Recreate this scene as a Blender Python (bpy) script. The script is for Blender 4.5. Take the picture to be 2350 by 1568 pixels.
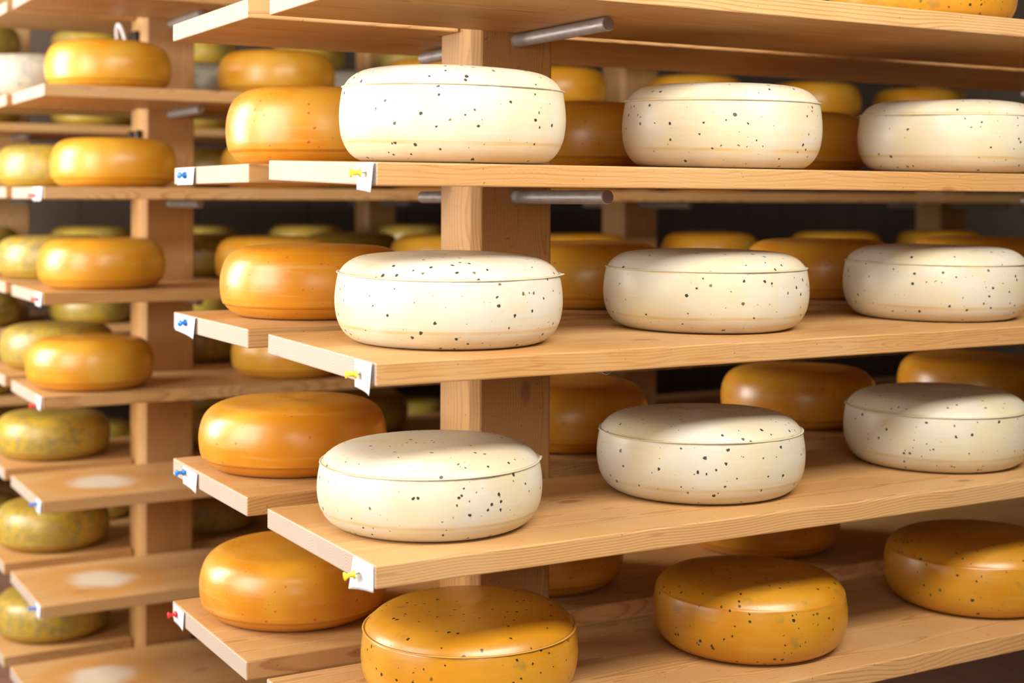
import bpy, bmesh, math, random
from mathutils import Vector, Matrix
from math import sin, cos, pi, radians

# ------------------------------------------------------------------ camera, light, exposure
scn = bpy.context.scene
for o in list(bpy.data.objects):
    bpy.data.objects.remove(o)
COL = scn.collection

cam_d = bpy.data.cameras.new('camera')
cam = bpy.data.objects.new('camera', cam_d)
COL.objects.link(cam)
scn.camera = cam
cam_d.sensor_width = 36.0
cam_d.lens = 3315.0 / 2350.0 * 36.0
cam_d.shift_y = -(784.0 - 461.0) / 2350.0
cam.location = (-0.752, -1.653, 1.35)
cam.rotation_euler = (Matrix.Rotation(radians(-29.8), 3, 'Z') @ Matrix.Rotation(radians(90), 3, 'X')
                      @ Matrix.Rotation(radians(0.24), 3, 'Z')).to_euler()
cam_d.dof.use_dof = True
cam_d.dof.focus_distance = 2.08
cam_d.dof.aperture_fstop = 3.6
cam_d.clip_start = 0.02

scn.view_settings.view_transform = 'Standard'
scn.view_settings.look = 'None'
scn.view_settings.exposure = 0.14
scn.view_settings.gamma = 1.0
scn.view_settings.use_curve_mapping = False

world = bpy.data.worlds.new('world')
scn.world = world
world.use_nodes = True
world.node_tree.nodes['Background'].inputs[0].default_value = (0.75, 0.85, 1.0, 1)
world.node_tree.nodes['Background'].inputs[1].default_value = 0.1

RX0, RX1, RY0, RY1, RZ1 = -2.2, 6.4, -2.45, 5.15, 3.0
# daylight entering through each window: (centre, size along wall, height, facing, power, tint)
WINDOWS = [
    ('left', (0.3, 2.0), 1.9, 1.5, 88.0, (1.0, 0.945, 0.86)),
    ('left', (2.85, 2.0), 1.9, 1.5, 170.0, (1.0, 0.945, 0.86)),
    ('front', (-0.8, 1.95), 1.3, 0.9, 22.0, (1.0, 0.945, 0.86)),
]
for i, (side, (c, zc), w, h, power, tint) in enumerate(WINDOWS):
    ld = bpy.data.lights.new('daylight', 'AREA')
    ld.shape = 'RECTANGLE'
    ld.size = w
    ld.size_y = h
    ld.energy = power
    ld.color = tint
    lo = bpy.data.objects.new('daylight', ld)
    COL.objects.link(lo)
    if side == 'left':
        lo.location = (RX0 + 0.03, c, zc)
        lo.rotation_euler = (pi / 2, 0, -pi / 2)
    else:
        lo.location = (c, RY0 + 0.03, zc)
        lo.rotation_euler = (pi / 2, 0, 0)
        lo.rotation_euler = (pi / 2, 0, pi)
# area lamps shine along local -Z: fix orientation explicitly
for lo in [o for o in COL.objects if o.type == 'LIGHT']:
    if abs(lo.location.x - (RX0 + 0.03)) < 1e-4:
        d = Vector((1, 0, 0))
    else:
        d = Vector((0, 1, 0))
    lo.rotation_euler = d.to_track_quat('-Z', 'Z').to_euler()

# long luminaire hanging over the aisle, tilted towards the rack
LAMP_C = Vector((0.30, -1.25, 2.48))
LAMP_DIR = Vector((0.0, 0.62, -0.78)).normalized()
ld = bpy.data.lights.new('aisle_lamp_light', 'AREA')
ld.shape = 'RECTANGLE'
ld.size = 2.1
ld.size_y = 0.42
ld.energy = 58.0
ld.color = (1.0, 0.945, 0.86)
lo = bpy.data.objects.new('aisle_lamp_light', ld)
COL.objects.link(lo)
lo.location = LAMP_C + LAMP_DIR * 0.035
lo.rotation_euler = LAMP_DIR.to_track_quat('-Z', 'Y').to_euler()

# ------------------------------------------------------------------ node helper
class NT:
    def __init__(s, name):
        s.m = bpy.data.materials.new(name)
        s.m.use_nodes = True
        s.t = s.m.node_tree
        s.b = s.t.nodes['Principled BSDF']
    def n(s, kind, **kw):
        nd = s.t.nodes.new(kind)
        for k, v in kw.items():
            setattr(nd, k, v)
        return nd
    def put(s, sock, v):
        if isinstance(v, bpy.types.NodeSocket):
            s.t.links.new(v, sock)
        elif v is not None:
            if isinstance(v, tuple) and len(v) == 3 and sock.type == 'RGBA':
                v = (*v, 1)
            sock.default_value = v
    def math(s, op, a, b=None, c=None, clamp=False):
        nd = s.n('ShaderNodeMath', operation=op, use_clamp=clamp)
        for i, v in enumerate((a, b, c)):
            if v is not None:
                s.put(nd.inputs[i], v)
        return nd.outputs[0]
    def vmath(s, op, a, b=None):
        nd = s.n('ShaderNodeVectorMath', operation=op)
        s.put(nd.inputs[0], a)
        if b is not None:
            s.put(nd.inputs[1], b)
        return nd.outputs[0]
    def noise(s, vec, scale, detail=2.0, rough=0.5, col=False):
        nd = s.n('ShaderNodeTexNoise')
        s.put(nd.inputs['Vector'], vec)
        nd.inputs['Scale'].default_value = scale
        nd.inputs['Detail'].default_value = detail
        nd.inputs['Roughness'].default_value = rough
        return nd.outputs['Color' if col else 'Fac']
    def voro(s, vec, scale):
        nd = s.n('ShaderNodeTexVoronoi')
        s.put(nd.inputs['Vector'], vec)
        nd.inputs['Scale'].default_value = scale
        return nd
    def ramp(s, f, a, b, lo=0.0, hi=1.0, smooth=True):
        nd = s.n('ShaderNodeMapRange', interpolation_type='SMOOTHSTEP' if smooth else 'LINEAR')
        s.put(nd.inputs['Value'], f)
        nd.inputs['From Min'].default_value = a
        nd.inputs['From Max'].default_value = b
        nd.inputs['To Min'].default_value = lo
        nd.inputs['To Max'].default_value = hi
        return nd.outputs['Result']
    def mix(s, f, a, b):
        nd = s.n('ShaderNodeMix', data_type='RGBA')
        s.put(nd.inputs[0], f)
        s.put(nd.inputs[6], a)
        s.put(nd.inputs[7], b)
        return nd.outputs[2]
    def coords(s, kind='Object', spread=37.0):
        tc = s.n('ShaderNodeTexCoord')
        oi = s.n('ShaderNodeObjectInfo')
        off = s.math('MULTIPLY', oi.outputs['Random'], spread)
        cb = s.n('ShaderNodeCombineXYZ')
        s.put(cb.inputs[0], off); s.put(cb.inputs[1], off); s.put(cb.inputs[2], s.math('MULTIPLY', off, 0.7))
        return tc, s.vmath('ADD', tc.outputs[kind], cb.outputs[0]), oi.outputs['Random']
    def sep(s, v):
        nd = s.n('ShaderNodeSeparateXYZ')
        s.put(nd.inputs[0], v)
        return nd.outputs
    def bump(s, h, strength, dist):
        nd = s.n('ShaderNodeBump')
        nd.inputs['Strength'].default_value = strength
        nd.inputs['Distance'].default_value = dist
        s.put(nd.inputs['Height'], h)
        s.put(s.b.inputs['Normal'], nd.outputs[0])
    def done(s, color=None, rough=None, **kw):
        if color is not None:
            s.put(s.b.inputs['Base Color'], color)
        if rough is not None:
            s.put(s.b.inputs['Roughness'], rough)
        for k, v in kw.items():
            s.put(s.b.inputs[k.replace('_', ' ')], v)
        return s.m

KA = 0.74     # overall reflectance of the matte wood and rinds
def dim(c):
    return tuple(v * KA for v in c)

def flat(name, color, rough=0.6, **kw):
    return NT(name).done(color, rough, **kw)

# ------------------------------------------------------------------ wood
def wood(name, axis='X', mark_at=None, tone=1.0):
    tone *= KA
    g = NT(name)
    tc, vec, rnd = g.coords('Object')
    obj = tc.outputs['Object']
    x, y, z = g.sep(obj)
    if axis == 'Z':          # post: grain runs up
        gx, gy, gz = z, x, y
    else:
        gx, gy, gz = x, y, z
    stave_w = 0.065 if axis == 'X' else 0.2
    sidx = g.math('FLOOR', g.math('DIVIDE', gy, stave_w))
    wn = g.n('ShaderNodeTexWhiteNoise', noise_dimensions='2D')
    cb = g.n('ShaderNodeCombineXYZ')
    g.put(cb.inputs[0], sidx); g.put(cb.inputs[1], g.math('MULTIPLY', rnd, 91.0))
    g.put(wn.inputs['Vector'], cb.outputs[0])
    r1, r2, r3 = g.sep(wn.outputs['Color'])
    # pith centre of this stave
    wob = g.n('ShaderNodeCombineXYZ')
    g.put(wob.inputs[0], g.math('MULTIPLY', gx, 2.2))
    g.put(wob.inputs[1], g.math('MULTIPLY', rnd, 50.0))
    g.put(wob.inputs[2], g.math('MULTIPLY', sidx, 3.1))
    w1 = g.noise(wob.outputs[0], 1.3, 2.0)
    cy = g.math('ADD', g.math('MULTIPLY', g.math('SUBTRACT', r1, 0.5), 0.07),
                g.math('MULTIPLY', g.math('SUBTRACT', w1, 0.5), 0.05))
    cz = g.math('ADD', g.math('ADD', -0.045, g.math('MULTIPLY', r2, 0.075)),
                g.math('MULTIPLY', g.math('SUBTRACT', w1, 0.5), 0.03))
    ly = g.math('SUBTRACT', g.math('SUBTRACT', gy, g.math('MULTIPLY', g.math('ADD', sidx, 0.5), stave_w)), cy)
    lz = g.math('SUBTRACT', gz, cz)
    # knots disturb the rings
    kv = g.n('ShaderNodeCombineXYZ')
    g.put(kv.inputs[0], g.math('ADD', g.math('MULTIPLY', gx, 4.5), g.math('MULTIPLY', rnd, 40.0)))
    g.put(kv.inputs[1], g.math('MULTIPLY', gy, 9.0))
    g.put(kv.inputs[2], g.math('MULTIPLY', gz, 9.0))
    kn = g.voro(kv.outputs[0], 1.0)
    kd = kn.outputs['Distance']
    kr = g.sep(kn.outputs['Color'])[0]
    kon = g.math('GREATER_THAN', kr, 0.5 if axis == 'X' else 0.35)
    kdist = g.math('MULTIPLY', kon, g.ramp(kd, 0.0, 0.32, 1.0, 0.0))
    r = g.math('SQRT', g.math('ADD', g.math('MULTIPLY', ly, ly), g.math('MULTIPLY', lz, lz)))
    r = g.math('ADD', r, g.math('MULTIPLY', kdist, 0.006))
    fine = g.n('ShaderNodeCombineXYZ')
    g.put(fine.inputs[0], g.math('MULTIPLY', gx, 6.0))
    g.put(fine.inputs[1], g.math('MULTIPLY', gy, 90.0))
    g.put(fine.inputs[2], g.math('MULTIPLY', gz, 90.0))
    fn = g.noise(g.vmath('ADD', fine.outputs[0], vec), 1.0, 3.0, 0.6)
    r = g.math('ADD', r, g.math('MULTIPLY', fn, 0.0016))
    ring = g.math('FRACT', g.math('MULTIPLY', r, 255.0))
    late = g.ramp(ring, 0.45, 0.93, 0.0, 1.0)
    late = g.math('MULTIPLY', late, g.ramp(ring, 0.93, 1.0, 1.0, 0.0))
    base = g.mix(r3, (0.80 * tone, 0.475 * tone, 0.195 * tone), (0.72 * tone, 0.38 * tone, 0.125 * tone))
    c = g.mix(g.math('MULTIPLY', late, 0.72), base, (0.50 * tone, 0.215 * tone, 0.06 * tone))
    # resin streaks
    st = g.n('ShaderNodeCombineXYZ')
    g.put(st.inputs[0], g.math('MULTIPLY', gx, 9.0))
    g.put(st.inputs[1], g.math('MULTIPLY', gy, 130.0))
    g.put(st.inputs[2], g.math('MULTIPLY', gz, 130.0))
    sn = g.noise(g.vmath('ADD', st.outputs[0], vec), 1.0, 1.0)
    c = g.mix(g.ramp(sn, 0.70, 0.78, 0.0, 0.45), c, (0.30, 0.11, 0.03))
    # knots
    kcore = g.math('MULTIPLY', kon, g.ramp(kd, 0.05, 0.13, 1.0, 0.0))
    c = g.mix(g.math('MULTIPLY', kcore, 0.75), c, (0.26, 0.085, 0.03))
    # broad tonal drift and small blond dents
    bn = g.noise(vec, 5.0, 2.0)
    c = g.mix(g.ramp(bn, 0.35, 0.7, 0.0, 0.22), c, dim((0.84, 0.62, 0.36)))
    sp = g.noise(vec, 160.0, 1.0)
    c = g.mix(g.ramp(sp, 0.74, 0.78, 0.0, 0.6), c, (0.12, 0.06, 0.03))
    rough = 0.5
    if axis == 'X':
        # end-grain faces get a paler, greyer colour than the long faces
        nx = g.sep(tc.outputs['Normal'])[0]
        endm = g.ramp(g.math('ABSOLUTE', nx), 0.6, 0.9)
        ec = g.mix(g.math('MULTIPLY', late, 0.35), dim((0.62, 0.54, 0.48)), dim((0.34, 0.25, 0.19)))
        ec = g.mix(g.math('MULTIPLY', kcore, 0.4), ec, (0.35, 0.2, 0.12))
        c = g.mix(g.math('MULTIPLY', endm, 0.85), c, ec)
    if mark_at:
        # round mark: pale centre inside an orange-stained ring
        sx, sy = mark_at
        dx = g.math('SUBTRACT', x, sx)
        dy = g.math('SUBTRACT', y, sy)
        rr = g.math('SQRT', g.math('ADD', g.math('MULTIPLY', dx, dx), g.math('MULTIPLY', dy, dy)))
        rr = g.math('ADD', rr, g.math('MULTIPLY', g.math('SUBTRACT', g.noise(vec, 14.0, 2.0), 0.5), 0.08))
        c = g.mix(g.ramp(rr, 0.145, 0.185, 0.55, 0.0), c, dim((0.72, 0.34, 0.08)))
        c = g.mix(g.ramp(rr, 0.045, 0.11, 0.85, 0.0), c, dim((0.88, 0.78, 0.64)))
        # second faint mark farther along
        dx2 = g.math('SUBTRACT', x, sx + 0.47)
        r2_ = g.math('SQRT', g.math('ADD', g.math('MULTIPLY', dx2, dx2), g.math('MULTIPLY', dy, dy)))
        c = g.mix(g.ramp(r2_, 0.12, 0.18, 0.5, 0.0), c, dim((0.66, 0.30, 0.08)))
    g.bump(g.math('ADD', late, g.math('MULTIPLY', fn, 0.8)), 0.10, 0.001)
    return g.done(c, rough, Specular_IOR_Level=0.35)

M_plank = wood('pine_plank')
M_post = wood('pine_post', 'Z', tone=0.93)
M_marked = wood('pine_plank_marked', mark_at=(0.19, 0.185))

# ------------------------------------------------------------------ cheese rinds
def seeds(g, vec, scale, rmax, keep, clus=True):
    """dark seeds scattered in the rind: returns a mask"""
    wv = g.n('ShaderNodeVectorMath', operation='ADD')
    g.put(wv.inputs[0], vec)
    nz = g.vmath('SCALE', g.vmath('SUBTRACT', g.noise(vec, 240.0, 1.0, col=True), (0.5, 0.5, 0.5)))
    nz.node.inputs['Scale'].default_value = 0.0035
    g.put(wv.inputs[1], nz)
    v = g.voro(wv.outputs[0], scale)
    cr = g.sep(v.outputs['Color'])
    size = g.math('MULTIPLY', g.ramp(cr[0], 0.0, 1.0, 0.45, 1.0, False), rmax * scale)
    if clus:
        cl = g.noise(vec, 13.0, 1.0)
        thr = g.ramp(cl, 0.38, 0.68, keep * 0.35, min(1.0, keep * 2.3), False)
    else:
        thr = keep
    on = g.math('LESS_THAN', cr[1], thr)
    edge = g.math('SUBTRACT', size, v.outputs['Distance'])
    soft = 0.0004 * scale
    m = g.ramp(edge, 0.0, soft, 0.0, 1.0)
    return g.math('MULTIPLY', m, on), cr[2]

def band(g, zn, at, half, wob=None):
    z = zn if wob is None else g.math('ADD', zn, wob)
    d = g.math('ABSOLUTE', g.math('SUBTRACT', z, at))
    return g.ramp(d, half * 0.3, half, 1.0, 0.0)

def rind(name, base, alt, streak, seed=None, bands=(), sheen=0.35, rough=0.34, speck=None, smear=None,
         mottle=None, sss=0.0):
    base, alt, streak = dim(base), dim(alt), dim(streak)
    g = NT(name)
    tc, vec, rnd = g.coords('Object')
    gen = tc.outputs['Generated']
    zn = g.sep(gen)[2]
    n1 = g.noise(vec, 9.0, 3.0)
    c = g.mix(g.ramp(n1, 0.35, 0.68), base, alt)
    # horizontal waxy streaks
    ox, oy, oz = g.sep(vec)
    cb = g.n('ShaderNodeCombineXYZ')
    g.put(cb.inputs[0], g.math('MULTIPLY', ox, 4.0)); g.put(cb.inputs[1], g.math('MULTIPLY', oy, 4.0))
    g.put(cb.inputs[2], g.math('MULTIPLY', oz, 60.0))
    n2 = g.noise(cb.outputs[0], 1.6, 3.0)
    c = g.mix(g.ramp(n2, 0.5, 0.75, 0.0, 0.5), c, streak)
    if mottle:
        m1 = g.noise(vec, 55.0, 4.0, 0.7)
        m2 = g.noise(vec, 11.0, 2.0)
        mm = g.math('MULTIPLY', g.ramp(m1, 0.42, 0.60), g.ramp(m2, 0.32, 0.6, 0.35, 1.0))
        mm = g.math('MULTIPLY', mm, g.ramp(zn, 0.06, 0.3, 0.15, 1.0))
        c = g.mix(g.math('MULTIPLY', mm, mottle[1]), c, mottle[0])
        m3 = g.noise(vec, 70.0, 2.0)
        c = g.mix(g.ramp(m3, 0.62, 0.72, 0.0, 0.7), c, mottle[2])
    wob = g.math('MULTIPLY', g.math('SUBTRACT', g.noise(vec, 6.0, 1.0), 0.5), 0.05)
    for at, half, col, amt in bands:
        brk = g.ramp(g.noise(vec, 17.0, 2.0), 0.30, 0.62, 0.25, 1.0)
        c = g.mix(g.math('MULTIPLY', g.math('MULTIPLY', band(g, zn, at, half, wob), brk), amt), c, col)
    if smear:
        sm, _ = seeds(g, g.vmath('ADD', vec, (3.1, 1.7, 0.4)), smear[0], smear[1], smear[2], False)
        sn = g.ramp(g.noise(vec, 55.0, 2.0), 0.4, 0.7)
        c = g.mix(g.math('MULTIPLY', g.math('MULTIPLY', sm, sn), 0.45), c, smear[3])
    if speck:
        s2, _ = seeds(g, g.vmath('ADD', vec, (9.3, 2.2, 5.0)), speck[0], speck[1], speck[2])
        c = g.mix(g.math('MULTIPLY', s2, speck[4] if len(speck) > 4 else 0.8), c, speck[3])
    if seed:
        s1, rr = seeds(g, vec, seed[0], seed[1], seed[2])
        sc = g.mix(g.ramp(rr, 0.86, 0.92), (0.012, 0.012, 0.010), (0.16, 0.10, 0.02))
        c = g.mix(g.math('MULTIPLY', s1, 0.95), c, sc)
    h = g.math('ADD', g.noise(vec, 30.0, 3.0), g.math('MULTIPLY', n2, 0.6))
    g.bump(h, 0.30, 0.0025)
    kw = dict(Coat_Weight=sheen, Coat_Roughness=0.3, Specular_IOR_Level=0.45)
    if sss:
        kw['Subsurface_Weight'] = sss
        kw['Subsurface_Radius'] = (0.012, 0.008, 0.004)
        kw['Subsurface_Scale'] = 0.6
    return g.done(c, rough, **kw)

YEL = (0.78, 0.56, 0.19)
M_white = rind('white_rind', (0.86, 0.81, 0.67), (0.87, 0.75, 0.50), (0.88, 0.84, 0.75),
               seed=(72.0, 0.0031, 0.62), bands=((0.20, 0.026, dim(YEL), 0.65), (0.765, 0.022, dim(YEL), 0.7)),
               smear=(30.0, 0.008, 0.28, (0.50, 0.50, 0.38)), speck=(88.0, 0.0014, 0.5, (0.13, 0.12, 0.09)), sheen=0.12, rough=0.42)
M_herb = rind('amber_herb_rind', (0.72, 0.31, 0.012), (0.80, 0.39, 0.03), (0.76, 0.39, 0.07),
              seed=(80.0, 0.0032, 0.9), bands=((0.76, 0.025, dim((0.66, 0.24, 0.02)), 0.7),),
              smear=(26.0, 0.014, 0.6, (0.20, 0.15, 0.05)), speck=(85.0, 0.0013, 0.5, (0.16, 0.07, 0.02)), sheen=0.55, rough=0.33)
M_orange = rind('orange_rind', (0.83, 0.31, 0.010), (0.93, 0.46, 0.038), (0.90, 0.52, 0.14),
                bands=((0.175, 0.028, dim((0.68, 0.24, 0.015)), 0.7),),
                speck=(74.0, 0.0025, 0.8, (0.45, 0.06, 0.008), 0.75), sheen=0.5, rough=0.36)
M_plain = rind('golden_rind', (0.82, 0.345, 0.014), (0.90, 0.48, 0.045), (0.84, 0.48, 0.08),
               bands=((0.17, 0.03, dim((0.74, 0.31, 0.02)), 0.6),), speck=(50.0, 0.0024, 0.4, (0.55, 0.18, 0.03), 0.35),
               sheen=0.45, rough=0.36)
M_mottle = rind('mottled_rind', (0.64, 0.42, 0.03), (0.52, 0.36, 0.05), (0.62, 0.48, 0.12),
                mottle=(dim((0.22, 0.20, 0.11)), 0.6, dim((0.58, 0.50, 0.28))),
                bands=((0.12, 0.05, dim((0.62, 0.33, 0.04)), 0.6),), sheen=0.3, rough=0.4)
M_palemot = rind('pale_mottled_rind', (0.80, 0.76, 0.62), (0.70, 0.66, 0.50), (0.82, 0.78, 0.70),
                 mottle=((0.34, 0.36, 0.34), 0.6, (0.25, 0.26, 0.24)), bands=(), sheen=0.15, rough=0.4)

def metal():
    g = NT('galvanised_steel')
    tc, vec, rnd = g.coords('Object')
    n = g.noise(vec, 60.0, 4.0, 0.7)
    c = g.mix(n, (0.27, 0.245, 0.24), (0.46, 0.43, 0.42))
    g.bump(n, 0.2, 0.0006)
    return g.done(c, g.ramp(n, 0.3, 0.7, 0.35, 0.55), Metallic=0.55)
M_metal = metal()

def paper():
    g = NT('label_paper')
    tc, vec, rnd = g.coords('Object')
    x, y, z = g.sep(tc.outputs['Object'])
    cb = g.n('ShaderNodeCombineXYZ')
    g.put(cb.inputs[1], g.math('MULTIPLY', y, 900.0)); g.put(cb.inputs[2], g.math('MULTIPLY', z, 500.0))
    n = g.noise(cb.outputs[0], 1.0, 2.0)
    rows = g.math('GREATER_THAN', g.math('SINE', g.math('MULTIPLY', z, 700.0)), 0.3)
    zone = g.ramp(g.noise(vec, 35.0, 1.0), 0.42, 0.56)
    ink = g.math('MULTIPLY', g.math('MULTIPLY', g.ramp(n, 0.55, 0.62), rows), zone)
    c = g.mix(g.math('MULTIPLY', ink, 0.4), (0.66, 0.68, 0.74), (0.26, 0.24, 0.45))
    return g.done(c, 0.75)
M_paper = paper()
M_pin = {
    'yellow': flat('yellow_plastic', (0.90, 0.66, 0.02), 0.3),
    'blue': flat('blue_plastic', (0.010, 0.20, 0.72), 0.3),
    'red': flat('red_plastic', (0.75, 0.012, 0.025), 0.3),
}
M_needle = flat('needle_steel', (0.10, 0.10, 0.11), 0.3, Metallic=0.8)
M_black = flat('black_rubber', (0.012, 0.012, 0.014), 0.5)
M_whiteplastic = flat('white_plastic', (0.72, 0.71, 0.74), 0.4)

def tiles(name, c1, c2, mortar, size, mort=0.004, rough=0.35, plane='XZ'):
    g = NT(name)
    tc = g.n('ShaderNodeTexCoord')
    x, y, z = g.sep(tc.outputs['Object'])
    cb = g.n('ShaderNodeCombineXYZ')
    a, b = {'XZ': (x, z), 'YZ': (y, z), 'XY': (x, y)}[plane]
    g.put(cb.inputs[0], a); g.put(cb.inputs[1], b)
    br = g.n('ShaderNodeTexBrick', offset=0.0)
    g.put(br.inputs['Vector'], cb.outputs[0])
    br.inputs['Scale'].default_value = 1.0
    br.inputs['Brick Width'].default_value = size
    br.inputs['Row Height'].default_value = size
    br.inputs['Mortar Size'].default_value = mort
    br.inputs['Color1'].default_value = (*c1, 1)
    br.inputs['Color2'].default_value = (*c2, 1)
    br.inputs['Mortar'].default_value = (*mortar, 1)
    g.put(g.b.inputs['Base Color'], br.outputs['Color'])
    return g.done(None, rough)
M_wall_tile = tiles('wall_tiles', (0.13, 0.095, 0.075), (0.12, 0.088, 0.07), (0.06, 0.042, 0.03), 0.28)
M_wall_tile_side = tiles('wall_tiles_side', (0.13, 0.095, 0.07), (0.12, 0.09, 0.065), (0.06, 0.05, 0.04), 0.28, plane='YZ')
M_floor = tiles('floor_tiles', (0.26, 0.14, 0.10), (0.24, 0.13, 0.09), (0.12, 0.08, 0.06), 0.2, plane='XY')
M_plaster = flat('ceiling_plaster', (0.20, 0.14, 0.09), 0.8)
M_frame = flat('window_frame_paint', (0.8, 0.79, 0.76), 0.4)
gg = NT('window_glass')
M_glass = gg.done((1, 1, 1), 0.02, Transmission_Weight=1.0, IOR=1.45)

# ------------------------------------------------------------------ object helpers
def link(name, me, mat=None, parent=None, smooth=False):
    o = bpy.data.objects.new(name, me)
    COL.objects.link(o)
    if mat is not None and len(me.materials) == 0:
        me.materials.append(mat)
    if smooth:
        for p in me.polygons:
            p.use_smooth = True
    if parent is not None:
        o.parent = parent
    return o

def from_bm(name, bm, mat, parent=None, smooth=False):
    bmesh.ops.recalc_face_normals(bm, faces=bm.faces)
    me = bpy.data.meshes.new(name)
    bm.to_mesh(me)
    bm.free()
    return link(name, me, mat, parent, smooth)

def empty(name, loc=(0, 0, 0)):
    o = bpy.data.objects.new(name, None)
    o.empty_display_size = 0.05
    COL.objects.link(o)
    o.location = loc
    return o

def tag(o, label, cat, group=None, kind=None):
    if label:
        o['label'] = label
    if cat:
        o['category'] = cat
    if group:
        o['group'] = group
    if kind:
        o['kind'] = kind
    return o

def box_bm(x0, x1, y0, y1, z0, z1, bm=None):
    bm = bm or bmesh.new()
    vs = [bm.verts.new(p) for p in
          [(x0, y0, z0), (x1, y0, z0), (x1, y1, z0), (x0, y1, z0), (x0, y0, z1), (x1, y0, z1), (x1, y1, z1), (x0, y1, z1)]]
    for f in ((0, 1, 2, 3), (4, 5, 6, 7), (0, 1, 5, 4), (1, 2, 6, 5), (2, 3, 7, 6), (3, 0, 4, 7)):
        bm.faces.new([vs[i] for i in f])
    return bm

def prism(poly, z0, z1):
    bm = bmesh.new()
    a = [bm.verts.new((x, y, z0)) for x, y in poly]
    b = [bm.verts.new((x, y, z1)) for x, y in poly]
    bm.faces.new(a)
    bm.faces.new(list(reversed(b)))
    n = len(poly)
    for i in range(n):
        bm.faces.new((a[i], a[(i + 1) % n], b[(i + 1) % n], b[i]))
    return bm

def bevel(o, w=0.002, seg=2):
    m = o.modifiers.new('bevel', 'BEVEL')
    m.width = w
    m.segments = seg
    m.limit_method = 'ANGLE'
    m.angle_limit = radians(40)
    return o

def lathe_bm(prof, seg, fn=None, bm=None, M=None):
    """prof: list of (r, z) bottom to top; first and last may sit on the axis"""
    bm = bm or bmesh.new()
    rings = []
    for (r, z) in prof:
        if r < 1e-6:
            p = Vector((0, 0, z))
            if fn:
                p = Vector(fn(0, 0, z, 0))
            rings.append([bm.verts.new(M @ p if M else p)])
        else:
            ring = []
            for i in range(seg):
                t = 2 * pi * i / seg
                p = (r * cos(t), r * sin(t), z)
                if fn:
                    p = fn(p[0], p[1], p[2], t)
                p = Vector(p)
                ring.append(bm.verts.new(M @ p if M else p))
            rings.append(ring)
    for a, b in zip(rings, rings[1:]):
        for i in range(seg):
            j = (i + 1) % seg
            if len(a) == 1 and len(b) == 1:
                continue
            if len(a) == 1:
                bm.faces.new((a[0], b[j], b[i]))
            elif len(b) == 1:
                bm.faces.new((a[i], a[j], b[0]))
            else:
                bm.faces.new((a[i], a[j], b[j], b[i]))
    return bm

def rod_bm(p0, p1, r, seg=28, bev=0.0012):
    p0, p1 = Vector(p0), Vector(p1)
    L = (p1 - p0).length
    M = Matrix.Translation(p0) @ (p1 - p0).to_track_quat('Z', 'Y').to_matrix().to_4x4()
    return lathe_bm([(0, 0), (r - bev, 0), (r, bev), (r, L - bev), (r - bev, L), (0, L)], seg, M=M)

# ------------------------------------------------------------------ cheese shapes
def crom(pts, sub):
    out = []
    n = len(pts)
    for i in range(n - 1):
        p0, p1, p2, p3 = pts[max(i - 1, 0)], pts[i], pts[i + 1], pts[min(i + 2, n - 1)]
        for k in range(sub):
            t = k / sub
            q = []
            for a, b, c, d in zip(p0, p1, p2, p3):
                q.append(0.5 * ((2 * b) + (-a + c) * t + (2 * a - 5 * b + 4 * c - d) * t * t + (-a + 3 * b - 3 * c + d) * t ** 3))
            out.append(tuple(q))
    out.append(pts[-1])
    return out

CAP = [(0.0, 0.0), (0.45, 0.0), (0.74, 0.002), (0.83, 0.02), (0.905, 0.085), (0.955, 0.175), (0.985, 0.28), (1.0, 0.42),
       (0.998, 0.55), (0.985, 0.68), (0.972, 0.765)]
CAP2 = [(0.965, 0.772), (0.925, 0.845), (0.86, 0.91), (0.77, 0.955), (0.62, 0.982), (0.4, 0.996), (0.0, 1.0)]
ROUND = [(0.0, 0.0), (0.45, 0.0), (0.73, 0.002), (0.82, 0.022), (0.905, 0.095), (0.952, 0.168)]
ROUND2 = [(0.968, 0.178), (0.988, 0.27), (1.0, 0.42), (0.995, 0.56), (0.97, 0.70), (0.925, 0.82), (0.85, 0.91), (0.74, 0.966),
          (0.58, 0.990), (0.35, 0.998), (0.0, 1.0)]

def cheese_mesh(kind, R, H, seed, seg=96):
    rs = random.Random(seed)
    ph = [rs.uniform(0, 6.28) for _ in range(8)]
    am = [rs.uniform(-1, 1) for _ in range(8)]
    if kind == 'cap':
        p = crom(CAP, 3) + crom(CAP2, 3)
    else:
        p = crom(ROUND, 3) + crom(ROUND2, 3)
    prof = [(r * R, z * H) for r, z in p]
    tilt = am[0] * 0.010
    def fn(x, y, z, t):
        k = 1 + 0.006 * am[1] * cos(2 * t + ph[1]) + 0.004 * am[2] * cos(3 * t + ph[2]) + 0.003 * am[3] * cos(5 * t + ph[3] + z * 20)
        zz = z / H
        lift = (0.012 * am[4] * cos(t + ph[4]) + 0.006 * am[5] * cos(3 * t + ph[5])) * H * max(0, zz) * (1 - 0.3 * zz)
        sl = (x * cos(ph[6]) + y * sin(ph[6])) * tilt * zz
        return (x * k, y * k, z + lift * 1.5 + sl)
    bm = lathe_bm(prof, seg, fn)
    return bm, fn

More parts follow.
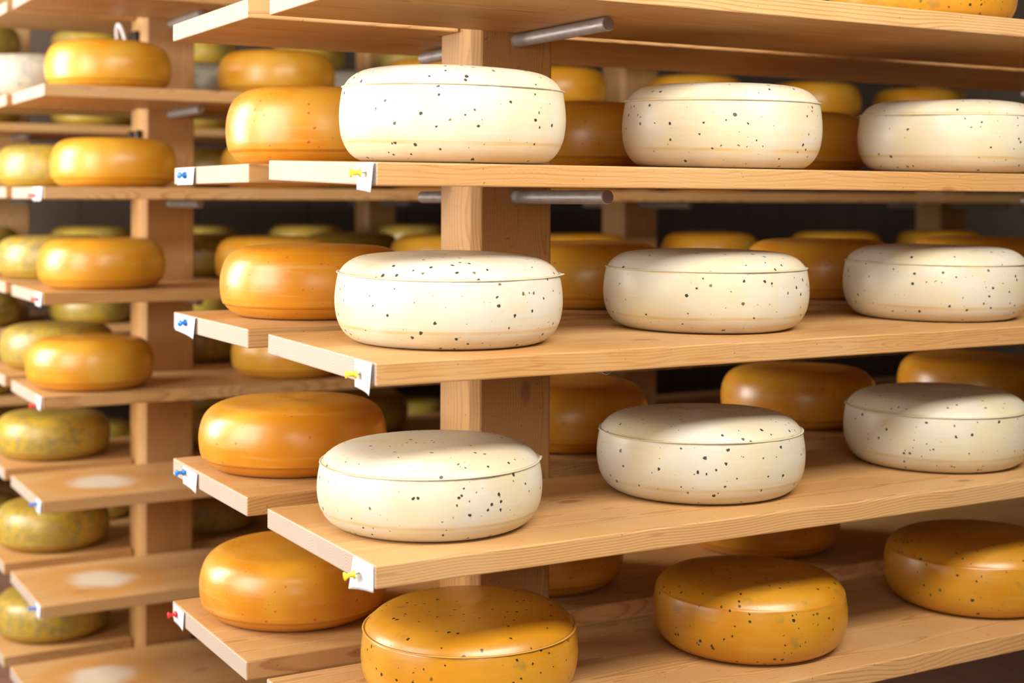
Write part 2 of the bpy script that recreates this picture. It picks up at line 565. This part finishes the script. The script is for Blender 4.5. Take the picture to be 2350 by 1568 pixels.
def lip_bm(R, H, fn, seed, seg=144, at=0.768, tear=None):
    """thin irregular flange of rind where the lid of the mould met the side"""
    rs = random.Random(seed + 5)
    bm = bmesh.new()
    ph = [rs.uniform(0, 6.28) for _ in range(5)]
    rings = [[], [], [], []]
    for i in range(seg):
        t = 2 * pi * i / seg
        w = 0.0012 + 0.0011 * max(0, sin(2 * t + ph[0])) + 0.0009 * max(0, sin(5 * t + ph[1])) + rs.uniform(0, 0.0007)
        if tear is not None:
            d = abs((t - tear + pi) % (2 * pi) - pi)
            if d < 0.12:
                w += 0.0045 * (1 - d / 0.12) * rs.uniform(0.4, 1.1)
        rb = 0.966 * R
        zc = at * H
        for k, (rr, dz) in enumerate(((rb, -0.0016), (rb + w + 0.001, -0.0002 + w * 0.25), (rb + w * 0.9 + 0.0008, 0.0007 + w * 0.3), (rb - 0.001, 0.0014))):
            x, y, z = fn(rr * cos(t), rr * sin(t), zc + dz, t)
            rings[k].append(bm.verts.new((x, y, z)))
    for k in range(4):
        a, b = rings[k], rings[(k + 1) % 4]
        for i in range(seg):
            j = (i + 1) % seg
            bm.faces.new((a[i], a[j], b[j], b[i]))
    return bm

CHEESE_N = [0]
def cheese(kind, X, Y, z, R, H, rot, label, group, mat, shape='cap', tilt=0.0, lip=False, tear=None, seg=96):
    CHEESE_N[0] += 1
    sd = CHEESE_N[0] * 17 + 3
    bm, fn = cheese_mesh(shape, R, H, sd, seg)
    if lip:
        o = empty('cheese_wheel', (X, Y, z))
        b = from_bm('rind', bm, mat, o, True)
        l = from_bm('rind_flange', lip_bm(R, H, fn, sd, tear=tear), mat_lip[kind], o, True)
        l['label'] = 'thin ragged flange of rind around the upper edge'
    else:
        o = from_bm('cheese_wheel', bm, mat, None, True)
        o.location = (X, Y, z)
    o.rotation_mode = 'ZXY'
    o.rotation_euler = (-tilt, 0, rot)
    tag(o, label, 'cheese', group)
    return o

mat_lip = {'white': flat('white_flange', dim((0.86, 0.80, 0.62)), 0.45), 'herb': flat('amber_flange', dim((0.78, 0.44, 0.08)), 0.35)}
_proto = {}
def cheese_copy(key, maker, X, Y, z, rot, label, group, scale=1.0):
    if key not in _proto:
        o = maker()
        _proto[key] = o
    else:
        src = _proto[key]
        o = src.copy()
        COL.objects.link(o)
        for ch in list(src.children):
            c = ch.copy(); COL.objects.link(c); c.parent = o
    o.location = (X, Y, z)
    o.rotation_euler = (0, 0, rot)
    o.scale = (scale, scale, scale)
    tag(o, label, 'cheese', group)
    return o

# ------------------------------------------------------------------ planks and posts
T = 0.030
W = 0.388
PX0, PX1 = 0.353, 0.500      # post extent along the rack
PD0, PD1 = 0.400, 0.520      # post extent across the rack
STEP = 1.605
def plank(x0, y0, z, L, back, label, group, tiltdz=0.0, mat=None, ref_y=0.0, w=W, offs=(0, 0, 0)):
    """board whose top lies at height z; back boards are notched round the posts"""
    if back:
        pts = [(0, 0)]
        k = 0
        while PX0 + k * STEP + 0.2 < L + x0:
            a = PX0 + k * STEP + offs[k] - x0 - 0.004
            b = PX1 + k * STEP + offs[k] - x0 + 0.004
            nd = (PD1 + ref_y + 0.004) - y0
            pts += [(a, 0), (a, nd), (b, nd), (b, 0)]
            k += 1
        pts += [(L, 0), (L, w), (0, w)]
    else:
        pts = [(0, 0), (L, 0), (L, w), (0, w)]
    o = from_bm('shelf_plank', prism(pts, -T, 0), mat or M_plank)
    o.location = (x0, y0, z)
    if tiltdz:
        o.rotation_euler = (math.atan(tiltdz / w), 0, 0)
    bevel(o, 0.0022, 2)
    tag(o, label, 'shelf', group)
    return o

def post(k, ref_y, ztop, levels, label, group, rods=True, x_off=0.0, brk=False):
    o = empty('rack_post', (PX0 + k * STEP + x_off, ref_y + PD0, 0.0))
    w, d = PX1 - PX0, PD1 - PD0
    c = 0.014
    poly = [(c, 0), (w - 0.003, 0), (w, 0.003), (w, d - 0.003), (w - 0.003, d), (0.003, d), (0, d - 0.003), (0, c)]
    b = from_bm('post_beam', prism(poly, 0.0, ztop), M_post, o)
    bevel(b, 0.0015, 1)
    if rods:
        for zt in levels:
            r = 0.0108
            p = from_bm('support_rod', rod_bm((0.078, -0.272, zt - T - r - 0.0012), (0.078, 0.345, zt - T - r - 0.0012), r), M_metal, o, True)
            for f in p.data.polygons:
                if len(f.vertices) == 3:
                    f.use_smooth = False
            m = p.modifiers.new('edge', 'EDGE_SPLIT'); m.split_angle = radians(35)
            p['label'] = 'grey steel support rod'
    tag(o, label, 'post', group)
    return o

# ------------------------------------------------------------------ room
def structure(name, bm, mat):
    o = from_bm(name, bm, mat)
    o['kind'] = 'structure'
    return o
WT = 0.2
structure('floor', box_bm(RX0 - WT, RX1 + WT, RY0 - WT, RY1 + WT, -0.1, 0.0), M_floor)
structure('ceiling', box_bm(RX0 - WT, RX1 + WT, RY0 - WT, RY1 + WT, RZ1, RZ1 + 0.1), M_plaster)
structure('wall_back', box_bm(RX0, RX1, RY1, RY1 + WT, 0, RZ1), M_wall_tile)
structure('wall_right', box_bm(RX1, RX1 + WT, RY0, RY1, 0, RZ1), M_wall_tile_side)

def wall_with_holes(name, axis, holes, mat):
    bm = bmesh.new()
    if axis == 'left':
        a0, a1 = RY0, RY1
    else:
        a0, a1 = RX0, RX1
    cuts = sorted(holes)
    cur = a0
    segs = []
    for (c, zc, w, h) in cuts:
        segs.append((cur, c - w / 2, 0, RZ1))
        segs.append((c - w / 2, c + w / 2, 0, zc - h / 2))
        segs.append((c - w / 2, c + w / 2, zc + h / 2, RZ1))
        cur = c + w / 2
    segs.append((cur, a1, 0, RZ1))
    for (s0, s1, z0, z1) in segs:
        if axis == 'left':
            box_bm(RX0 - WT, RX0, s0, s1, z0, z1, bm)
        else:
            box_bm(s0, s1, RY0 - WT, RY0, z0, z1, bm)
    return structure(name, bm, mat)
wall_with_holes('wall_left', 'left', [(c, zc, w, h) for s, (c, zc), w, h, _, _ in WINDOWS if s == 'left'], M_wall_tile_side)
wall_with_holes('wall_front', 'front', [(c, zc, w, h) for s, (c, zc), w, h, _, _ in WINDOWS if s == 'front'], M_wall_tile)
for i, (side, (c, zc), w, h, _, _) in enumerate(WINDOWS):
    bm = bmesh.new()
    f = 0.05
    def bx(a0, a1, z0, z1, d0, d1):
        if side == 'left':
            box_bm(RX0 - d1, RX0 - d0, a0, a1, z0, z1, bm)
        else:
            box_bm(a0, a1, RY0 - d1, RY0 - d0, z0, z1, bm)
    bx(c - w / 2, c - w / 2 + f, zc - h / 2, zc + h / 2, 0.06, 0.13)
    bx(c + w / 2 - f, c + w / 2, zc - h / 2, zc + h / 2, 0.06, 0.13)
    bx(c - w / 2 + f, c + w / 2 - f, zc - h / 2, zc - h / 2 + f, 0.06, 0.13)
    bx(c - w / 2 + f, c + w / 2 - f, zc + h / 2 - f, zc + h / 2, 0.06, 0.13)
    bx(c - 0.02, c + 0.02, zc - h / 2 + f, zc + h / 2 - f, 0.06, 0.13)
    fr = structure('window_%d' % (i + 1), bm, M_frame)
    bm = bmesh.new()
    bx(c - w / 2 + f, c + w / 2 - f, zc - h / 2 + f, zc + h / 2 - f, 0.092, 0.098)
    from_bm('pane', bm, M_glass, fr)

lamp = empty('hanging_lamp', LAMP_C)
hs = box_bm(-1.10, 1.10, -0.25, 0.25, 0.0, 0.06)
h = from_bm('housing', hs, M_frame, lamp)
h.rotation_euler = LAMP_DIR.to_track_quat('-Z', 'Y').to_euler()
bevel(h, 0.006, 2)
d_ = from_bm('diffuser', box_bm(-1.06, 1.06, -0.22, 0.22, -0.012, 0.002), flat('lamp_diffuser', (0.85, 0.85, 0.83), 0.5), lamp)
d_.rotation_euler = LAMP_DIR.to_track_quat('-Z', 'Y').to_euler()
for sx in (-0.8, 0.8):
    from_bm('suspension_rod', rod_bm((sx, -0.03, 0.05), (sx, -0.03, RZ1 - LAMP_C.z), 0.006, 12), M_metal, lamp, True)
tag(lamp, 'long white lamp hanging over the aisle in front of the nearest rack', 'lamp')

# ------------------------------------------------------------------ rack A (nearest)
ORD = {1: 'topmost', 2: 'second', 3: 'third', 4: 'fourth', 5: 'lowest'}
AZ = {1: 1.654, 2: 1.398, 3: 1.146, 4: 0.892, 5: 0.639}
A_TILT = {1: 0.0, 2: 0.011, 3: 0.005, 4: 0.0, 5: 0.0}     # rise towards the back of the front board
A_BACKZ = {1: 1.656, 2: 1.406, 3: 1.151, 4: 0.892, 5: 0.639}
for l in AZ:
    plank(0.0, 0.0, AZ[l], 2.75, False, '%s front plank of the nearest rack%s' % (
        ORD[l], {1: ' just under the top of the photo', 2: ' seen edge on', 3: ' carrying three white cheeses', 4: ' with rings on its end, carrying white cheeses',
                 5: ' carrying black-seeded amber cheeses'}[l]), 'front planks of the nearest rack', A_TILT[l])
    plank({1: -0.012, 2: 0.0, 3: 0.0, 4: 0.0, 5: 0.0}[l], 0.476 if l not in (1,) else 0.448, A_BACKZ[l], 2.75, True, '%s rear plank of the nearest rack%s' % (
        ORD[l], {1: ' above the steel rods', 2: ' with a blue double pin on its end', 3: ' carrying orange cheeses, blue pin on its label',
                 4: ' with a blue pin sticking out of its end', 5: ' with a red pin on its end'}[l]), 'rear planks of the nearest rack')
    plank_back = None

post(0, 0.0, 2.3, list(AZ.values()), 'thick pine post in the middle of the photo with steel rods through it', 'posts of the nearest rack')
post(1, 0.0, 2.3, list(AZ.values()), 'pine post of the nearest rack beyond the right edge, only its rod tip showing', 'posts of the nearest rack')

def zfront(l, y):
    return AZ[l] + A_TILT[l] * y / W
W_GROUP = 'white black-seeded cheeses on the nearest rack'
POS = ['left', 'middle', 'right']
for l, H, rows in (
    (2, (0.136, 0.135, 0.128), [(0.206, 0.195, 0.163), (0.696, 0.2, 0.160), (1.205, 0.195, 0.160)]),
    (3, (0.126, 0.124, 0.126), [(0.202, 0.195, 0.163), (0.678, 0.215, 0.164), (1.175, 0.2, 0.160)]),
    (4, (0.116, 0.125, 0.127), [(0.171, 0.19, 0.160), (0.656, 0.198, 0.164), (1.179, 0.198, 0.161), (1.665, 0.195, 0.160)]),
):
    for i, (X, Y, R) in enumerate(rows):
        h = H[min(i, 2)]
        if i == 3:
            lab = 'white cheese just cut by the right edge, behind the others, fourth plank'
        else:
            lab = '%s white cheese with black seeds on the %s plank of the nearest rack' % (
                ['leftmost', 'middle', 'right-hand'][i], ORD[l])
        cheese('white', X, Y, zfront(l, Y) + 0.0004, R, h, 0.6 * i + l, lab, W_GROUP, M_white, 'cap',
               tilt=-math.atan(A_TILT[l] / W), lip=True, tear=({(3, 0): -0.62, (4, 0): -0.5, (2, 0): -0.5}.get((l, i)) or 9) - (0.6 * i + l))
for i, (X, Y, R) in enumerate([(0.245, 0.208, 0.159), (0.746, 0.183, 0.156), (1.262, 0.183, 0.160)]):
    cheese('herb', X, Y, AZ[5] + 0.0004, R, (0.120, 0.116, 0.120)[i], 1.3 * i, '%s amber cheese wheel full of dark seeds on the lowest plank' % (
        ['leftmost', 'middle', 'right-hand'][i]), 'amber seeded cheeses on the nearest rack', M_herb, 'cap', lip=(i == 0))
cheese('herb', 1.136, 0.195, AZ[1] + 0.0004, 0.160, 0.12, 2.2, 'yellow seeded cheese cut by the top edge of the photo, on the topmost plank', 'amber seeded cheeses on the nearest rack', M_herb, 'cap')
names = ['leftmost', 'second', 'third', 'fourth']
for l, rows in ((2, [(0.184, 0.63), (0.72, 0.67), (1.245, 0.67)]),
                (3, [(0.195, 0.69), (0.742, 0.68), (1.33, 0.67), (1.81, 0.67)]),
                (4, [(0.162, 0.70), (0.694, 0.67), (1.27, 0.67), (1.775, 0.67)]),
                (5, [(0.165, 0.70), (0.642, 0.675), (1.190, 0.69)])):
    for i, (X, Y) in enumerate(rows):
        H = {2: 0.130, 3: 0.122, 4: 0.115, 5: 0.117}[l]
        if l == 4 and i == 1: H = 0.122
        if i == 0:
            lab = 'orange cheese with red flecks at the left end of the %s rear plank' % ORD[l]
        else:
            lab = '%s orange cheese from the left on the %s rear plank, half hidden %s' % (
                names[i], ORD[l], ('behind white cheeses' if l < 5 else 'in the shade'))
        cheese('orange', X, Y, A_BACKZ[l] + 0.0004, 0.160, H, 0.9 * i + l * 2, lab, 'orange cheeses on the nearest rack', M_orange, 'round', seg=96 if i == 0 else 64)

# ------------------------------------------------------------------ rack B (behind, left)
BY = 1.947
BL = {1: 1.883, 2: 1.630, 3: 1.380, 4: 1.122, 5: 0.869, 6: 0.616, 7: 0.361, 8: 0.108}
ORD8 = {1: 'first', 2: 'second', 3: 'third', 4: 'fourth', 5: 'fifth', 6: 'sixth', 7: 'seventh', 8: 'eighth'}
for l in BL:
    st = l >= 6
    plank(0.002, BY, BL[l], 4.3, False, '%s front plank down on the middle rack%s' % (
        ORD8[l], {3: ' with a small red pin', 4: ' with red pin and paper at its corner', 5: ' with red pin under an orange cheese', 6: ' empty, pale round mark, blue pin',
                  7: ' empty, pale mark near the bottom left', 8: ' empty, cut by the bottom edge'}.get(l, ' at the upper left')),
        'front planks of the middle rack', mat=M_marked if st else None)
    plank(0.0, BY + 0.468, BL[l] + 0.002, 4.3, True, '%s rear plank down on the middle rack%s' % (
        ORD8[l], {2: ' under a white cheese at the left edge'}.get(l, ' under mottled cheeses' if l > 2 else ' at the top left corner')), 'rear planks of the middle rack', ref_y=BY - 0.003, offs=(0, 0, -0.14))
pb = post(0, BY - 0.003, 2.4, [z for l, z in BL.items() if l <= 8], 'pine post at the left of the photo with short steel rods', 'posts of the middle rack')
post(1, BY - 0.003, 2.4, list(BL.values()), 'dim second post of the middle rack, seen right of the central post', 'posts of the middle rack')
post(2, BY - 0.003, 2.4, list(BL.values()), 'dark third post of the middle rack near the right edge', 'posts of the middle rack', x_off=-0.14)
# clamps fixed to the window side of the post
for (zc, zh, ys) in ((1.785, 0.075, ((0.035, 0.035),)), (1.528, 0.03, ((0.010, 0.014), (0.085, 0.014)))):
    for (yy, ww) in ys:
        p = from_bm('post_clip', box_bm(-0.014, 0.0005, yy, yy + ww * 1.6, zc - zh / 2 , zc + zh / 2), M_black, pb)
        bevel(p, 0.004, 2)
        p['label'] = 'black clip'
# white handle loop of the upper clip
bm = bmesh.new()
path = []
for i in range(15):
    a = pi * i / 14
    path.append(Vector((-0.02, 0.060 - 0.030 * cos(a) * (1 if True else 0) + 0.03, 1.765 + 0.062 * sin(a))))
path = [Vector((-0.02, -0.020, 1.72))] + [Vector((-0.02 - 0.012 * sin(pi * i / 14), 0.020 - 0.040 * cos(pi * i / 14), 1.775 + 0.058 * sin(pi * i / 14))) for i in range(15)] + [Vector((-0.02, 0.060, 1.72))]
def tube_bm(path, r, seg=10, bm=None):
    bm = bm or bmesh.new()
    rings = []
    for i, p in enumerate(path):
        a = path[max(i - 1, 0)]; b = path[min(i + 1, len(path) - 1)]
        q = (b - a).to_track_quat('Z', 'Y')
        rings.append([bm.verts.new(p + q @ Vector((r * cos(2 * pi * k / seg), r * sin(2 * pi * k / seg), 0))) for k in range(seg)])
    for a, b in zip(rings, rings[1:]):
        for k in range(seg):
            j = (k + 1) % seg
            bm.faces.new((a[k], a[j], b[j], b[k]))
    bm.faces.new(rings[0]); bm.faces.new(list(reversed(rings[-1])))
    return bm
lp = from_bm('handle_loop', tube_bm([p + Vector((-0.032, 0.0, 0.0)) for p in path], 0.0055), M_whiteplastic, pb, True)
lp['label'] = 'white plastic loop beside the post'

def mk(kind, R, H, mat, shape='round', seg=56):
    return lambda: cheese(kind, 0, 0, 0, R, H, 0, 'x', None, mat, shape, seg=seg)
GB = 'golden cheeses on the middle rack'
rows_B = {2: [0.205, 0.667, 1.155, 1.57, 2.10, 2.61, 3.10], 3: [0.216, 0.672, 1.17, 1.66, 2.15], 4: [0.186, 0.657, 1.18, 1.645, 2.156, 2.698, 3.2],
          5: [0.156, 0.70, 1.2, 1.7]}
rr = random.Random(4)
for l, xs in rows_B.items():
    for i, X in enumerate(xs):
        v = (i + l) % 3
        if l == 5 and i > 1:
            pass
        where = {2: 'second', 3: 'third', 4: 'fourth', 5: 'fifth'}[l]
        if i == 0:
            lab = 'golden cheese at the left end of the middle rack, %s plank down' % where
        elif i == 1:
            lab = 'golden cheese just right of the left post, middle rack, %s plank down' % where
        else:
            lab = '%s golden cheese from the left on the middle rack, %s plank down' % (['', '', 'third', 'fourth', 'fifth', 'sixth', 'seventh'][i], where)
        zc = {2: 1.04, 3: 1.0, 4: 1.0, 5: 1.0}[l]
        cheese_copy('gold%d' % v, mk('gold', 0.160, 0.128, M_plain), X, BY + {2: 0.19, 3: 0.175, 4: 0.175, 5: 0.165}[l], BL[l] + 0.0005, rr.uniform(0, 6.2), lab, GB)
rows_Bb = {3: [0.17, 0.60, 1.1], 4: [0.17, 0.58, 1.09], 5: [0.18, 0.60, 1.12], 6: [0.168, 0.60, 1.12], 7: [0.168, 0.62, 1.12], 8: [0.168, 0.60]}
for l, xs in rows_Bb.items():
    for i, X in enumerate(xs):
        v = (i + l) % 3
        lab = ['mottled green-grey cheese at the left edge, middle rack, %s plank down',
               'dim mottled cheese right behind the left post, middle rack, %s plank down',
               'dark mottled cheese, third along the rear of the middle rack, %s plank down'][i] % ORD8[l]
        cheese_copy('mot%d' % v, mk('mottle', 0.160, 0.122, M_mottle), X, BY + 0.655, BL[l] + 0.0025, rr.uniform(0, 6.2), lab, 'mottled cheeses on the middle rack')
for i, X in enumerate([0.10, 0.60, 1.08]):
    o = cheese_copy('pale', mk('pale', 0.160, 0.125, M_palemot, 'cap'), X, BY + 0.655, BL[2] + 0.0025, rr.uniform(0, 6.2),
                ['white cheese at the left edge, second plank down of the middle rack',
                 'pale speckled cheese between the left post and a golden cheese, second plank down',
                 'pale speckled cheese seen left of the leftmost white cheese on the second plank'][i], 'pale cheeses on the middle rack')

# ------------------------------------------------------------------ rack C (farthest)
CY = 3.894
for l in BL:
    plank(0.0, CY, BL[l], 3.3, False, '%s front plank down on the blurred farthest rack' % ORD8[l], 'planks of the farthest rack')
    plank(0.0, CY + 0.468, BL[l], 3.3, True, '%s rear plank down on the farthest rack, in the dark' % ORD8[l], 'planks of the farthest rack', ref_y=CY - 0.003, offs=(-0.06, -0.06, -0.06))
for k in range(2):
    post(k, CY - 0.003, 2.4, list(BL.values()), ['dim post of the farthest rack at the left edge of the photo', 'dark post of the farthest rack left of the central post'][k],
         'posts of the farthest rack', x_off=-0.06)
for l in (1, 2, 4, 5, 6, 7, 8):
    for i, X in enumerate([0.20, 0.635, 1.06, 1.53, 2.03]):
        if l in (6,) and i > 2:
            continue
        v = (i + l) % 3
        lab = 'blurred yellow-green cheese, %s from the left on the farthest rack, %s plank down' % (['first', 'second', 'third', 'fourth', 'fifth'][i], ORD8[l])
        cheese_copy('mot%d' % v, mk('mottle', 0.160, 0.122, M_mottle), X, CY + 0.19, BL[l] + 0.0005, rr.uniform(0, 6.2), lab, 'cheeses on the farthest rack')

# ------------------------------------------------------------------ paper labels and push pins
def paper_label(y0, y1, ztop, h, lift, label, x=0.0, skew=0.0, curl='front'):
    """sheet pinned to the end of a plank; y0 (front) < y1 (back)"""
    nx, nz = 10, 8
    bm = bmesh.new()
    th = 0.0003
    sides = []
    for s in (0, 1):
        g = []
        for i in range(nx + 1):
            u = i / nx
            row = []
            for j in range(nz + 1):
                v = j / nz
                y = (y1 - y0) * (u if curl == 'back' else u)
                uu = (1 - u) if curl == 'front' else u
                off = 0.0012 + lift * (max(0, uu - 0.35) / 0.65) ** 2 * (0.35 + 0.65 * v)
                row.append(bm.verts.new((-off - s * th, y, -v * h - skew * (uu * v))))
            g.append(row)
        sides.append(g)
    for s in (0, 1):
        g = sides[s]
        for i in range(nx):
            for j in range(nz):
                bm.faces.new((g[i][j], g[i + 1][j], g[i + 1][j + 1], g[i][j + 1]))
    a, b = sides
    for i in range(nx):
        bm.faces.new((a[i][0], a[i + 1][0], b[i + 1][0], b[i][0]))
        bm.faces.new((a[i][nz], a[i + 1][nz], b[i + 1][nz], b[i][nz]))
    for j in range(nz):
        bm.faces.new((a[0][j], a[0][j + 1], b[0][j + 1], b[0][j]))
        bm.faces.new((a[nx][j], a[nx][j + 1], b[nx][j + 1], b[nx][j]))
    o = from_bm('paper_label', bm, M_paper, None, True)
    o.location = (x, y0, ztop)
    tag(o, label, 'label', 'paper labels pinned to the plank ends')
    return o

PIN = [(0, 0), (0.0046, 0), (0.0052, 0.0008), (0.0050, 0.0018), (0.0030, 0.0026), (0.0024, 0.0050), (0.0026, 0.0085), (0.0036, 0.0100), (0.0048, 0.0108),
       (0.0050, 0.0118), (0.0044, 0.0126), (0, 0.0128)]
def push_pin(y, z, color, label, x=0.0, dirv=(-1, 0, 0), out=0.003, s=1.15):
    o = empty('push_pin', (x, y, z))
    d = Vector(dirv).normalized()
    M = Matrix.Translation(d * out) @ d.to_track_quat('Z', 'Y').to_matrix().to_4x4() @ Matrix.Scale(s, 4)
    from_bm('pin_head', lathe_bm(PIN, 24, M=M), M_pin[color], o, True)
    from_bm('needle', rod_bm(tuple(d * (out + 0.001)), tuple(d * -0.006), 0.0006, 8, 0.0001), M_needle, o, True)
    tag(o, label, 'pin', 'push pins on the plank ends')
    return o

# nearest rack
paper_label(0.738, 0.842, 1.405, 0.030, 0.004, 'white paper label with a blue pin, rear board end, second plank', skew=0.0)
push_pin(0.792, 1.392, 'blue', 'upper blue push pin, on the rear board end of the second plank', dirv=(-0.9, -0.42, -0.02))
paper_label(0.004, 0.060, 1.3975, 0.034, 0.006, 'white paper label with a yellow pin, front board end, second plank', skew=0.004)
push_pin(0.030, 1.385, 'yellow', 'yellow push pin on the second plank, beside a white cheese', dirv=(-1, 0.30, -0.02), out=0.008)
paper_label(0.728, 0.850, 1.150, 0.030, 0.006, 'white paper label with a blue pin, rear board end, third plank', skew=0.006)
push_pin(0.785, 1.138, 'blue', 'blue push pin seen head on, rear board end of the third plank', dirv=(-0.9, -0.42, -0.02))
paper_label(0.006, 0.064, 1.1455, 0.036, 0.006, 'white paper label with a yellow pin, front board corner, third plank', skew=0.005)
push_pin(0.046, 1.127, 'yellow', 'yellow push pin at the front corner of the third plank', dirv=(-1, 0.25, 0.04), out=0.006)
paper_label(0.716, 0.800, 0.888, 0.030, 0.004, 'white paper label with a blue pin, rear board end, fourth plank', skew=0.003)
push_pin(0.786, 0.880, 'blue', 'blue push pin seen from the side, rear board end, fourth plank', dirv=(-1, -0.05, -0.03), out=0.004)
paper_label(0.003, 0.058, 0.8915, 0.034, 0.010, 'white paper label with writing, hanging at the front corner of the fourth plank', skew=0.006, curl='back')
push_pin(0.040, 0.875, 'yellow', 'yellow push pin tilted down at the corner of the fourth plank', dirv=(-1, 0.18, -0.15), out=0.010)
paper_label(0.788, 0.850, 0.637, 0.030, 0.003, 'white paper label with a red pin, rear board end, lowest plank', skew=0.002)
push_pin(0.832, 0.624, 'red', 'bright red push pin at the end of the lowest plank', dirv=(-1, 0.05, -0.06), out=0.003)
# middle rack
for (y0, y1, z, colr, py, pz, txt) in (
        (BY + 0.006, BY + 0.115, BL[3], 'red', BY + 0.085, BL[3] - 0.022, 'third'),
        (BY + 0.004, BY + 0.080, BL[4], 'red', BY + 0.045, BL[4] - 0.018, 'fourth'),
        (BY + 0.004, BY + 0.070, BL[5], 'red', BY + 0.062, BL[5] - 0.028, 'fifth'),
        (BY + 0.003, BY + 0.060, BL[6], 'blue', BY + 0.050, BL[6] - 0.014, 'sixth'),
        (BY + 0.003, BY + 0.060, BL[7], 'blue', BY + 0.056, BL[7] - 0.016, 'seventh')):
    paper_label(y0, y1, z - 0.001, 0.034, 0.004, 'small white paper label on the middle rack, %s plank down, with %s pin' % (txt, colr), x=0.002)
    push_pin(py, pz, colr, 'small %s push pin on the middle rack, end of the %s plank down' % (colr, txt), x=0.002, dirv=(-1, -0.1, 0), out=0.004)
